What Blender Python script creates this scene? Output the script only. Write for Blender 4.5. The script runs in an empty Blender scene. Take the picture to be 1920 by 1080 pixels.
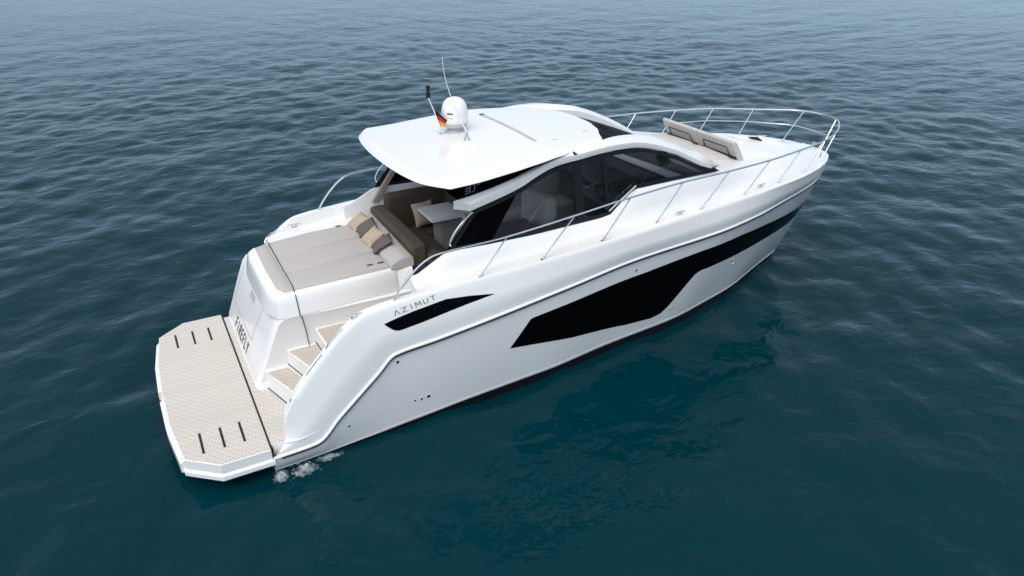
import bpy, bmesh, math, random
import numpy as np
from mathutils import Vector, Matrix
R = math.radians
C = bpy.context.scene.collection
sc = bpy.context.scene

# ------------------------------------------------------------------ camera
cd = bpy.data.cameras.new('camera'); cam = bpy.data.objects.new('camera', cd); C.objects.link(cam)
cam.location = (-0.778, -10.305, 6.836)
cam.rotation_euler = (R(90 - 27.40), 0, R(61.47 - 90))
cd.sensor_width = 36; cd.lens = 1343.9 / 1920 * 36
cd.clip_start = 0.1; cd.clip_end = 20000
sc.camera = cam

# ------------------------------------------------------------------ sky and sun (thin overcast)
w = bpy.data.worlds.new('World'); sc.world = w; w.use_nodes = True
nt = w.node_tree; nt.nodes.clear()
sky = nt.nodes.new('ShaderNodeTexSky'); sky.sky_type = 'NISHITA'; sky.sun_disc = False
SUN_EL, SUN_AZ = 54, 226            # elevation, compass direction the light comes from (degrees, from +x towards +y)
sky.sun_elevation = R(SUN_EL); sky.sun_rotation = R(90 - SUN_AZ)
sky.air_density = 1.0; sky.dust_density = 0.8; sky.ozone_density = 1.0
hs = nt.nodes.new('ShaderNodeHueSaturation'); hs.inputs['Saturation'].default_value = 0.38
bg = nt.nodes.new('ShaderNodeBackground'); bg.inputs['Strength'].default_value = 0.15
wo = nt.nodes.new('ShaderNodeOutputWorld')
# overcast: the cloud layer is brighter overhead than near the horizon
wtc = nt.nodes.new('ShaderNodeTexCoord'); wsx = nt.nodes.new('ShaderNodeSeparateXYZ'); wmr = nt.nodes.new('ShaderNodeMapRange'); wmx = nt.nodes.new('ShaderNodeMix'); wmx.data_type = 'RGBA'; wvm = nt.nodes.new('ShaderNodeVectorMath'); wvm.operation = 'MULTIPLY'
wmr.inputs[1].default_value = 0; wmr.inputs[2].default_value = .9; wmx.inputs[6].default_value = (.42, .56, .70, 1); wmx.inputs[7].default_value = (1.70, 1.61, 1.49, 1)   # horizon, zenith
nt.links.new(wtc.outputs['Generated'], wsx.inputs[0]); nt.links.new(wsx.outputs[2], wmr.inputs[0]); wpw = nt.nodes.new('ShaderNodeMath'); wpw.operation = 'POWER'; wpw.inputs[1].default_value = 1.6; nt.links.new(wmr.outputs[0], wpw.inputs[0]); nt.links.new(wpw.outputs[0], wmx.inputs[0]); nt.links.new(wmx.outputs[2], wvm.inputs[1])
nt.links.new(sky.outputs[0], hs.inputs['Color']); nt.links.new(hs.outputs[0], wvm.inputs[0]); nt.links.new(wvm.outputs[0], bg.inputs[0]); nt.links.new(bg.outputs[0], wo.inputs[0])
sl = bpy.data.lights.new('sun', 'SUN'); sl.energy = 1.1; sl.angle = R(45); sl.color = (1, .96, .90)
so = bpy.data.objects.new('sun', sl); C.objects.link(so)
dv = Vector((math.cos(R(SUN_AZ)) * math.cos(R(SUN_EL)), math.sin(R(SUN_AZ)) * math.cos(R(SUN_EL)), math.sin(R(SUN_EL))))
so.rotation_euler = dv.to_track_quat('Z', 'Y').to_euler(); so.location = (0, 0, 40)
sc.view_settings.view_transform = 'Standard'; sc.view_settings.look = 'None'
sc.view_settings.exposure = 0.52; sc.view_settings.gamma = 1
try: sc.view_settings.use_curve_mapping = False
except Exception: pass

# ------------------------------------------------------------------ materials
def mat(name, col, rough=.5, metal=0, coat=0, bump=None, var=None, spec=.5, tr=0):
    m = bpy.data.materials.new(name); m.use_nodes = True; n = m.node_tree; b = n.nodes['Principled BSDF']
    b.inputs['Base Color'].default_value = (*col, 1); b.inputs['Roughness'].default_value = rough
    b.inputs['Metallic'].default_value = metal; b.inputs['Coat Weight'].default_value = coat
    b.inputs['Coat Roughness'].default_value = .06; b.inputs['Specular IOR Level'].default_value = spec
    tc = n.nodes.new('ShaderNodeTexCoord')
    if var:
        sca, amt = var
        t = n.nodes.new('ShaderNodeTexNoise'); t.inputs['Scale'].default_value = sca; t.inputs['Detail'].default_value = 5
        mx = n.nodes.new('ShaderNodeMix'); mx.data_type = 'RGBA'
        mx.inputs[6].default_value = (*[c * (1 - amt) for c in col], 1); mx.inputs[7].default_value = (*[min(1, c * (1 + amt)) for c in col], 1)
        n.links.new(tc.outputs['Object'], t.inputs['Vector']); n.links.new(t.outputs[0], mx.inputs[0]); n.links.new(mx.outputs[2], b.inputs['Base Color'])
        if amt < .025: var = None
    if var:
        mr = n.nodes.new('ShaderNodeMapRange'); mr.inputs[3].default_value = max(0, rough - .06); mr.inputs[4].default_value = rough + .08
        n.links.new(t.outputs[0], mr.inputs[0]); n.links.new(mr.outputs[0], b.inputs['Roughness'])
    if bump:
        sca, dist = bump
        t2 = n.nodes.new('ShaderNodeTexNoise'); t2.inputs['Scale'].default_value = sca; t2.inputs['Detail'].default_value = 4
        bp = n.nodes.new('ShaderNodeBump'); bp.inputs['Distance'].default_value = dist; bp.inputs['Strength'].default_value = 1
        n.links.new(tc.outputs['Object'], t2.inputs['Vector']); n.links.new(t2.outputs[0], bp.inputs['Height']); n.links.new(bp.outputs[0], b.inputs['Normal'])
    return m
M = {}
M['gel'] = mat('white gelcoat', (.81, .80, .78), .28, coat=.5, var=(.9, .015))
M['gel_grip'] = mat('non-slip gelcoat', (.78, .775, .76), .5, var=(1.2, .02), bump=(220, .0006))
M['hullwhite'] = mat('hull gelcoat', (.80, .79, .775), .2, coat=.6, var=(.5, .015))
M['anti'] = mat('black antifouling', (.003, .004, .0045), .45)
M['black'] = mat('black glass', (.002, .002, .0025), .12, spec=.03)
M['blackm'] = mat('black trim', (.006, .006, .007), .35)
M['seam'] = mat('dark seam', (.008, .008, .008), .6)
M['chrome'] = mat('polished steel', (.72, .72, .74), .12, metal=1)
M['grey'] = mat('grey composite', (.48, .48, .48), .45, var=(3, .03))
M['cush'] = mat('light grey cushion fabric', (.45, .42, .395), .85, var=(2.5, .04), bump=(300, .001))
M['cushf'] = mat('foredeck cushion', (.52, .49, .455), .85, var=(2.5, .04), bump=(300, .001))
M['brown'] = mat('dark taupe upholstery', (.055, .042, .030), .8, var=(3, .08), bump=(200, .001))
M['brown2'] = mat('taupe upholstery', (.062, .048, .034), .8, var=(3, .08), bump=(200, .001))
M['beige'] = mat('beige pillow linen', (.42, .34, .245), .9, var=(6, .08), bump=(250, .0015))
M['mauve'] = mat('grey brown pillow linen', (.115, .092, .088), .85, var=(6, .08), bump=(250, .0015))
M['lining'] = mat('pillar lining', (.30, .25, .20), .6)
M['cabin'] = mat('cabin lining', (.30, .29, .27), .6)
M['wood'] = mat('dark cabin floor', (.10, .07, .045), .5)
M['red'] = mat('flag red', (.55, .02, .02), .8); M['gold'] = mat('flag gold', (.75, .42, .03), .8); M['fblack'] = mat('flag black', (.01, .01, .01), .8)
M['text'] = mat('dark lettering', (.03, .032, .035), .4); M['silver'] = mat('silver lettering', (.17, .175, .18), .35); M['table'] = mat('pale table top', (.62, .61, .60), .4, var=(3, .03)); M['textl'] = mat('pale lettering', (.30, .30, .29), .4)

def teak(name, col, pitch, rot):
    m = bpy.data.materials.new(name); m.use_nodes = True; n = m.node_tree; b = n.nodes['Principled BSDF']
    tc = n.nodes.new('ShaderNodeTexCoord'); mp = n.nodes.new('ShaderNodeMapping'); mp.inputs['Rotation'].default_value = (0, 0, rot)
    n.links.new(tc.outputs['Object'], mp.inputs[0])
    sx = n.nodes.new('ShaderNodeSeparateXYZ'); n.links.new(mp.outputs[0], sx.inputs[0])
    d = n.nodes.new('ShaderNodeMath'); d.operation = 'DIVIDE'; d.inputs[1].default_value = pitch; n.links.new(sx.outputs[1], d.inputs[0])
    fr = n.nodes.new('ShaderNodeMath'); fr.operation = 'FRACT'; n.links.new(d.outputs[0], fr.inputs[0])
    lt = n.nodes.new('ShaderNodeMath'); lt.operation = 'LESS_THAN'; lt.inputs[1].default_value = .22; n.links.new(fr.outputs[0], lt.inputs[0])
    fl = n.nodes.new('ShaderNodeMath'); fl.operation = 'FLOOR'; n.links.new(d.outputs[0], fl.inputs[0])
    wn = n.nodes.new('ShaderNodeTexWhiteNoise'); wn.noise_dimensions = '1D'; n.links.new(fl.outputs[0], wn.inputs['W'])
    no = n.nodes.new('ShaderNodeTexNoise'); no.inputs['Scale'].default_value = 3; no.inputs['Detail'].default_value = 6
    m3 = n.nodes.new('ShaderNodeMapping'); m3.inputs['Scale'].default_value = (1, 8, 1); n.links.new(mp.outputs[0], m3.inputs[0]); n.links.new(m3.outputs[0], no.inputs[0])
    av = n.nodes.new('ShaderNodeMath'); av.operation = 'ADD'; n.links.new(wn.outputs[0], av.inputs[0]); n.links.new(no.outputs[0], av.inputs[1])
    mr = n.nodes.new('ShaderNodeMapRange'); mr.inputs[1].default_value = .2; mr.inputs[2].default_value = 1.6; mr.inputs[3].default_value = .93; mr.inputs[4].default_value = 1.05; n.links.new(av.outputs[0], mr.inputs[0])
    vm = n.nodes.new('ShaderNodeVectorMath'); vm.operation = 'SCALE'; vm.inputs[0].default_value = col; n.links.new(mr.outputs[0], vm.inputs['Scale'])
    mx = n.nodes.new('ShaderNodeMix'); mx.data_type = 'RGBA'; mx.inputs[7].default_value = (*[c * .78 for c in col], 1)
    n.links.new(lt.outputs[0], mx.inputs[0]); n.links.new(vm.outputs[0], mx.inputs[6]); n.links.new(mx.outputs[2], b.inputs['Base Color'])
    b.inputs['Roughness'].default_value = .8
    # short staggered blocks along every strip
    of = n.nodes.new('ShaderNodeMath'); of.operation = 'MULTIPLY'; of.inputs[1].default_value = .37; n.links.new(fl.outputs[0], of.inputs[0])
    xs = n.nodes.new('ShaderNodeMath'); xs.operation = 'DIVIDE'; xs.inputs[1].default_value = pitch * 2.2; n.links.new(sx.outputs[0], xs.inputs[0])
    xa_ = n.nodes.new('ShaderNodeMath'); xa_.operation = 'ADD'; n.links.new(xs.outputs[0], xa_.inputs[0]); n.links.new(of.outputs[0], xa_.inputs[1])
    xf_ = n.nodes.new('ShaderNodeMath'); xf_.operation = 'FRACT'; n.links.new(xa_.outputs[0], xf_.inputs[0])
    xl = n.nodes.new('ShaderNodeMath'); xl.operation = 'LESS_THAN'; xl.inputs[1].default_value = .16; n.links.new(xf_.outputs[0], xl.inputs[0])
    mxx = n.nodes.new('ShaderNodeMath'); mxx.operation = 'MAXIMUM'; n.links.new(lt.outputs[0], mxx.inputs[0]); n.links.new(xl.outputs[0], mxx.inputs[1]); n.links.new(mxx.outputs[0], mx.inputs[0])
    return m
M['teak'] = teak('pale synthetic decking', (.61, .56, .50), .045, 0)
M['teak2'] = teak('beige synthetic decking', (.54, .475, .40), .045, 0)

def glass(name, tint, ior=1.42, refl=1.0):
    m = bpy.data.materials.new(name); m.use_nodes = True; n = m.node_tree; n.nodes.clear()
    o = n.nodes.new('ShaderNodeOutputMaterial'); g = n.nodes.new('ShaderNodeBsdfGlossy'); g.inputs['Roughness'].default_value = .02
    t = n.nodes.new('ShaderNodeBsdfTransparent'); t.inputs[0].default_value = (*tint, 1)
    f = n.nodes.new('ShaderNodeFresnel'); f.inputs[0].default_value = ior
    mx = n.nodes.new('ShaderNodeMixShader'); f2 = n.nodes.new('ShaderNodeMath'); f2.operation = 'MULTIPLY'; f2.inputs[1].default_value = refl; n.links.new(f.outputs[0], f2.inputs[0]); n.links.new(f2.outputs[0], mx.inputs[0]); n.links.new(t.outputs[0], mx.inputs[1]); n.links.new(g.outputs[0], mx.inputs[2])
    n.links.new(mx.outputs[0], o.inputs[0]); return m
M['tint'] = glass('tinted side glass', (.88, .89, .90), 1.5); M['shield'] = glass('windscreen glass', (.20, .205, .21), 1.3, .12)

def water():
    m = bpy.data.materials.new('sea water'); m.use_nodes = True; n = m.node_tree; b = n.nodes['Principled BSDF']
    b.inputs['Roughness'].default_value = .035; b.inputs['IOR'].default_value = 1.333; b.inputs['Specular IOR Level'].default_value = .19
    tc = n.nodes.new('ShaderNodeTexCoord')
    def noise(scale, rot, stretch, detail, rough=.55, dist=.4):
        mp = n.nodes.new('ShaderNodeMapping'); mp.inputs['Rotation'].default_value = (0, 0, R(rot)); mp.inputs['Scale'].default_value = (1, stretch, 1)
        t = n.nodes.new('ShaderNodeTexNoise'); t.inputs['Scale'].default_value = scale; t.inputs['Detail'].default_value = detail
        t.inputs['Roughness'].default_value = rough; t.inputs['Distortion'].default_value = dist
        n.links.new(tc.outputs['Object'], mp.inputs[0]); n.links.new(mp.outputs[0], t.inputs['Vector']); return t.outputs[0]
    def add(a, bb, k):
        q = n.nodes.new('ShaderNodeMath'); q.operation = 'MULTIPLY_ADD'; q.inputs[1].default_value = k
        n.links.new(bb, q.inputs[0]); n.links.new(a, q.inputs[2]); return q.outputs[0]
    h0 = noise(.42, 10, 1.15, 1, .4, .2); z0 = n.nodes.new('ShaderNodeValue'); z0.outputs[0].default_value = 0
    h = add(z0.outputs[0], h0, .36)
    h = add(h, noise(.95, -14, 1.35, 1.5, .45, .5), .60)
    h = add(h, noise(2.1, 52, 1.3, 2, .5, .6), .40)
    h = add(h, noise(4.6, 20, 1.2, 2, .5, .3), .07)
    # calmer and rougher patches
    pt = noise(.07, 10, 1.5, 2)
    mr = n.nodes.new('ShaderNodeMapRange'); mr.inputs[1].default_value = .3; mr.inputs[2].default_value = .7; mr.inputs[3].default_value = .65; mr.inputs[4].default_value = 1.15
    n.links.new(pt, mr.inputs[0])
    bp = n.nodes.new('ShaderNodeBump'); bp.inputs['Distance'].default_value = WATER_BUMP
    n.links.new(h, bp.inputs['Height']); n.links.new(mr.outputs[0], bp.inputs['Strength']); n.links.new(bp.outputs[0], b.inputs['Normal'])
    cn = noise(.05, 0, 1, 3)
    mx = n.nodes.new('ShaderNodeMix'); mx.data_type = 'RGBA'; mx.inputs[6].default_value = (.0000, .0190, .0275, 1); mx.inputs[7].default_value = (.0000, .0310, .0420, 1)
    n.links.new(cn, mx.inputs[0]); n.links.new(mx.outputs[2], b.inputs['Base Color'])
    return m
WATER_BUMP = .078
M['water'] = water()

# ------------------------------------------------------------------ mesh helpers
class MB:
    def __init__(s): s.v = []; s.f = []; s.mi = []; s.cur = 0
    def add(s, vs, fs):
        o = len(s.v); s.v += [tuple(float(c) for c in p) for p in vs]; s.f += [tuple(i + o for i in f) for f in fs]; s.mi += [s.cur] * len(fs); return s
    def grid(s, rows, flip=False, closed=False):
        n = len(rows[0]); vs = [p for r in rows for p in r]; fs = []
        for i in range(len(rows) - 1):
            for j in range(n if closed else n - 1):
                a = i * n + j; b = i * n + (j + 1) % n; c = b + n; d = a + n
                fs.append((a, d, c, b) if flip else (a, b, c, d))
        return s.add(vs, fs)
    def poly(s, pts, flip=False):
        k = list(range(len(pts))); return s.add(pts, [tuple(k[::-1] if flip else k)])
    def box(s, x0, x1, y0, y1, z0, z1):
        vs = [(x, y, z) for x in (x0, x1) for y in (y0, y1) for z in (z0, z1)]
        return s.add(vs, [(0, 1, 3, 2), (4, 6, 7, 5), (0, 4, 5, 1), (2, 3, 7, 6), (0, 2, 6, 4), (1, 5, 7, 3)])
    def prism(s, bot, top):
        n = len(bot); s.add(list(bot) + list(top), [tuple(range(n))[::-1], tuple(range(n, 2 * n))] + [(i, (i + 1) % n, n + (i + 1) % n, n + i) for i in range(n)]); return s
    def tube(s, path, r, n=8, cap=True):
        P = [Vector(p) for p in path]; rows = []; up = None
        for i, p in enumerate(P):
            t = (P[min(i + 1, len(P) - 1)] - P[max(i - 1, 0)]).normalized()
            if up is None:
                up = Vector((0, 0, 1)) if abs(t.z) < .9 else Vector((1, 0, 0))
            a = t.cross(up).normalized(); up = a.cross(t).normalized()
            rr = r[i] if hasattr(r, '__len__') else r
            rows.append([p + a * (rr * math.cos(2 * math.pi * k / n)) + up * (rr * math.sin(2 * math.pi * k / n)) for k in range(n)])
        s.grid(rows, closed=True)
        if cap: s.poly(rows[0]); s.poly(rows[-1], True)
        return s
    def lathe(s, prof, c, n=24):
        rows = [[(c[0] + r * math.cos(2 * math.pi * k / n), c[1] + r * math.sin(2 * math.pi * k / n), c[2] + z) for k in range(n)] for r, z in prof]
        return s.grid(rows, closed=True)
    def mirror(s):
        o = len(s.v); s.v += [(x, -y, z) for x, y, z in s.v[:o]]; s.f += [tuple(i + o for i in f[::-1]) for f in s.f[:]]; s.mi += s.mi[:]; return s
    def build(s, name, m, parent=None, smooth=35, bevel=0, seg=2, solid=0, fix=True):
        me = bpy.data.meshes.new(name); me.from_pydata(s.v, [], s.f)
        for q in (m if isinstance(m, (list, tuple)) else [m]): me.materials.append(q)
        for p, i in zip(me.polygons, s.mi): p.material_index = i
        if fix:
            b = bmesh.new(); b.from_mesh(me); bmesh.ops.remove_doubles(b, verts=b.verts, dist=1e-5); bmesh.ops.recalc_face_normals(b, faces=b.faces); b.to_mesh(me); b.free()
        me.update()
        if smooth:
            me.shade_smooth(); me.set_sharp_from_angle(angle=R(smooth))
        o = bpy.data.objects.new(name, me); C.objects.link(o)
        if parent: o.parent = parent
        if solid:
            d = o.modifiers.new('solid', 'SOLIDIFY'); d.thickness = solid; d.offset = 0
        if bevel:
            d = o.modifiers.new('bevel', 'BEVEL'); d.width = bevel; d.segments = seg; d.limit_method = 'ANGLE'; d.angle_limit = R(40); d.harden_normals = False
        return o
def tag(o, label=None, cat=None, group=None, kind=None):
    if label: o['label'] = label
    if cat: o['category'] = cat
    if group: o['group'] = group
    if kind: o['kind'] = kind
    return o
def empty(name, loc=(0, 0, 0)):
    o = bpy.data.objects.new(name, None); C.objects.link(o); o.location = loc; return o
def smoothline(pts, n=6):
    # Catmull-Rom through the points
    P = [np.array(p, float) for p in pts]; out = []
    for i in range(len(P) - 1):
        a = P[max(i - 1, 0)]; b = P[i]; c = P[i + 1]; d = P[min(i + 2, len(P) - 1)]
        for k in range(n):
            t = k / n; out.append(.5 * ((2 * b) + (c - a) * t + (2 * a - 5 * b + 4 * c - d) * t * t + (3 * b - a - 3 * c + d) * t ** 3))
    out.append(P[-1]); return out
def strokes(mb, lines, fn, wd, off=0):
    # flat letter strokes laid on a surface: fn(u, v) -> point; wd = stroke width in u/v units
    for ln in lines:
        for (a, b) in zip(ln[:-1], ln[1:]):
            a = np.array(a, float); b = np.array(b, float); d = b - a; L = np.hypot(*d)
            if L == 0: continue
            d /= L; nrm = np.array([-d[1], d[0]]) * wd / 2; a2 = a - d * wd / 2; b2 = b + d * wd / 2
            k = max(1, int(L / .25))
            rows = [[fn(*(a2 + (b2 - a2) * i / k + nrm)), fn(*(a2 + (b2 - a2) * i / k - nrm))] for i in range(k + 1)]
            mb.grid(rows)

# ---- hull lines
def pchip(xs, ys, x):
    xs=np.asarray(xs,float); ys=np.asarray(ys,float); x=np.atleast_1d(np.asarray(x,float))
    h=np.diff(xs); d=np.diff(ys)/h; m=np.zeros(len(xs))
    for i in range(1,len(xs)-1):
        if d[i-1]*d[i]>0:
            w1=2*h[i]+h[i-1]; w2=h[i]+2*h[i-1]; m[i]=(w1+w2)/(w1/d[i-1]+w2/d[i])
    m[0]=d[0]; m[-1]=d[-1]
    i=np.clip(np.searchsorted(xs,x)-1,0,len(h)-1); t=np.clip((x-xs[i])/h[i],0,1)
    return (2*t**3-3*t**2+1)*ys[i]+(t**3-2*t**2+t)*h[i]*m[i]+(-2*t**3+3*t**2)*ys[i+1]+(t**3-t**2)*h[i]*m[i+1]
# knots of the three long lines of the hull: rub rail, gunwale, white bottom edge (half breadths)
RUB=[(0,2.10,.28),(.60,2.12,.33),(.95,2.12,.645),(1.25,2.12,.91),(1.55,2.12,1.175),(1.82,2.12,1.41),(2.46,2.128,1.48),(3.13,2.13,1.56),(4.6,2.10,1.74),(6.0,2.03,1.895),(7.75,1.98,1.985),(8.75,1.84,2.035),(9.75,1.58,2.08),(10.8,1.27,2.12),(11.5,.92,2.14),(11.95,.52,2.15),(12.15,0,2.16)]
GUN=[(.20,2.02,.48),(.24,2.03,.78),(.40,2.03,1.10),(.86,2.03,1.62),(1.18,2.03,1.92),(1.52,2.03,2.11),(2.3,2.03,2.19),(3.05,2.04,2.24),(4.5,2.07,2.31),(6.0,2.06,2.40),(7.6,1.99,2.49),(8.7,1.90,2.53),(9.75,1.74,2.55),(10.75,1.44,2.54),(11.55,1.0,2.48),(12.1,.52,2.42),(12.33,0,2.38)]
BOT=[(0,1.985,0),(.60,1.982,.02),(.92,1.98,.03),(1.2,1.978,.045),(1.5,1.976,.06),(1.77,1.974,.08),(2.36,1.965,.115),(3.0,1.948,.15),(4.4,1.895,.185),(5.75,1.72,.19),(7.4,1.54,.175),(8.35,1.30,.15),(9.3,1.03,.13),(10.3,.60,.09),(10.97,.31,.06),(11.4,.13,.03),(11.63,0,0)]
_r=np.array(RUB); TAU=np.concatenate([[0],np.cumsum(np.linalg.norm(np.diff(_r,axis=0),axis=1))])
def line(tab,t):
    a=np.array(tab); return np.stack([pchip(TAU,a[:,k],t) for k in range(3)],-1)
def side(t,v):
    # starboard topside point between bottom edge (v=0) and rub rail (v=1)
    t=np.atleast_1d(t); v=np.atleast_1d(v); c=line(BOT,t); r=line(RUB,t); p=c+(r-c)*v[:,None]
    b=np.interp(t,[0,6,9.5,12,TAU[-1]],[.02,.03,.0,-.01,0])*np.sin(np.pi*v)
    k=np.clip((t-9.8)/(TAU[-1]-9.8),0,1)**1.5; p[:,0]+=.24*k*(4*np.clip(v,0,1)*(1-np.clip(v,0,1)))**.75
    p[:,1]=-(p[:,1]+b); return p
def upper(t,v):
    # starboard upper moulding between rub rail (v=0) and gunwale (v=1)
    t=np.atleast_1d(t); v=np.atleast_1d(v); r=line(RUB,t); g=line(GUN,t); p=r+(g-r)*v[:,None]
    b=.035*np.interp(v,[0,.1,.45,.55,1],[0,.4,1.25,1.0,0]); p[:,1]=-(p[:,1]+b); return p

# ------------------------------------------------------------------ the sea: one sheet to the horizon, finer near the boat
def sea():
    def axis(lo, hi, st):
        a = list(np.arange(lo, hi + 1e-6, st)); s = st
        while a[-1] < 6000: s *= 1.05; a.append(a[-1] + s)
        s = st
        while a[0] > -6000: s *= 1.05; a.insert(0, a[0] - s)
        return np.array(a)
    xs = axis(-7, 24, .13); ys = axis(-7, 22, .13); X, Y = np.meshgrid(xs, ys, indexing='ij'); Z = np.zeros_like(X)
    rng = np.random.RandomState(4)
    d = np.hypot(X - 6, Y - 6); sp = .13 * np.maximum(1, d / 22)
    for lam, n, amp in ((7.5, 5, .008), (4.0, 7, .006), (2.2, 9, .0065), (1.25, 12, .0050), (.8, 12, .0030)):
        for _ in range(n):
            l = lam * rng.uniform(.75, 1.3); a = R(120 + rng.normal(0, 60)); k = 2 * np.pi / l
            ph = k * (X * np.cos(a) + Y * np.sin(a)) + rng.uniform(0, 6.28)
            fade = np.clip((l / sp - 3) / 3, 0, 1)
            s = np.sin(ph); Z += amp * fade * (s + .25 * np.cos(2 * ph)) * rng.uniform(.6, 1.2)
    nx, ny = X.shape
    v = np.stack([X, Y, Z], -1).reshape(-1, 3)
    i = np.arange(nx - 1)[:, None] * ny + np.arange(ny - 1)[None]; f = np.stack([i, i + ny, i + ny + 1, i + 1], -1).reshape(-1, 4)
    me = bpy.data.meshes.new('sea'); me.from_pydata(v.tolist(), [], f.tolist()); me.materials.append(M['water']); me.shade_smooth()
    o = bpy.data.objects.new('sea', me); C.objects.link(o); tag(o, 'rippled dark teal sea water around the yacht', None, None, 'structure')
sea()

# ================================================================== the yacht: x forward, y to port, z up from the water
yacht = empty('motor_yacht')
tag(yacht, 'white motor yacht with black hull windows and hardtop floating on the sea', 'yacht')
ED = TAU[-1]
TS = np.unique(np.concatenate([np.linspace(a, b, 7) for a, b in zip(TAU[:-1], TAU[1:])]))
def at(p, **k):
    q = list(p)
    return q

# ---- hull: topsides down to the knuckle, black bottom below
def hull():
    m = MB(); vs = np.linspace(0, 1, 9)
    rows = [[tuple(p) for p in side(np.full(len(vs), t), vs)] for t in TS]
    m.grid(rows)
    b = line(BOT, TS); keel = [(x * .995, -y * .965, -.55) for x, y, z in b]
    # little turned-in lip under the knuckle, then the bottom
    lip = [(x, -max(0, y - .018), z - .006) for x, y, z in b]
    m.grid([[tuple((x, -y, z)) for x, y, z in b], lip], flip=True)
    m.cur = 1; m.grid([lip, keel], flip=True); m.cur = 0
    m.mirror()
    # transom plate
    r0 = line(RUB, [0])[0]; c0 = line(BOT, [0])[0]
    m.poly([(.0, -c0[1], -.5), (.0, -c0[1], c0[2]), (0, -r0[1], r0[2]), (.02, -r0[1], .44), (.02, r0[1], .44), (0, r0[1], r0[2]), (.0, c0[1], c0[2]), (.0, c0[1], -.5)])
    return m.build('hull', [M['hullwhite'], M['anti']], yacht, smooth=30)
HULL = hull()
# faint boot-top line just above the knuckle
m = MB(); a = [tuple(p + np.array([0, -.006, 0])) for p in side(TS, np.full(len(TS), .028))]; m.tube(a, .007, 5); m.mirror(); m.build('spray_rail', M['grey'], HULL)

def on(fn, t, v, off=.004):
    # a point of a hull surface pushed outwards
    p = fn(t, v)[0]; e = 1e-3; pt = fn(t + e, v)[0] - fn(t - e, v)[0]; pv = fn(t, v + e)[0] - fn(t, v - e)[0]
    n = np.cross(pt, pv); n /= np.linalg.norm(n) + 1e-12
    if n[1] > 0: n = -n
    return tuple(p + n * off)
def patch(fn, top, bot, off, nu=60, nv=6, thick=None):
    # region of a hull surface between an upper and a lower line, both (t, v) from aft to forward
    top = np.array(top); bot = np.array(bot)
    t = np.linspace(max(top[0, 0], bot[0, 0]), min(top[-1, 0], bot[-1, 0]), nu)
    tt = np.interp(t, top[:, 0], top[:, 1]); bb = np.interp(t, bot[:, 0], bot[:, 1])
    rows = [[on(fn, q, b + (a - b) * k / nv, off) for k in range(nv + 1)] for q, a, b in zip(t, tt, bb)]
    return rows
def panel(name, fn, top, bot, mt, parent, off=.006, both=True, nu=80):
    for s in ((1, -1) if both else (1,)):
        rows = patch(fn, top, bot, off, nu); m = MB(); m.grid(rows)
        inner = patch(fn, top, bot, off - .02, nu)
        edge = lambda rr: [r[0] for r in rr] + list(rr[-1])[1:] + [r[-1] for r in rr[::-1]][1:] + list(rr[0])[::-1][1:-1]
        m.grid([edge(rows), edge(inner)], closed=True)
        if s < 0: m.v = [(x, -y, z) for x, y, z in m.v]
        m.build(name, mt, parent, smooth=30)
panel('hull_window', side,
      [(4.177, .524), (4.483, .806), (5.6, .806), (6.77, .806), (7.56, .83), (8.09, .84), (9.20, .825), (10.72, .745), (11.78, .705), (12.55, .66)],
      [(4.177, .52), (5.45, .337), (6.81, .189), (7.43, .150), (7.66, .166), (7.79, .23), (7.98, .398), (8.14, .55), (8.27, .579), (9.37, .555), (10.63, .538), (11.58, .52), (12.06, .53), (12.55, .65)],
      M['black'], yacht, nu=140)
panel('bulwark_vent', upper,
      [(2.336, .70), (2.717, .757), (3.157, .785), (3.5, .70), (3.85, .585)],
      [(2.336, .69), (2.366, .60), (2.405, .52), (2.451, .485), (2.52, .482), (2.753, .497), (3.047, .523), (3.4, .555), (3.85, .582)], M['black'], yacht, nu=100)

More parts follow.
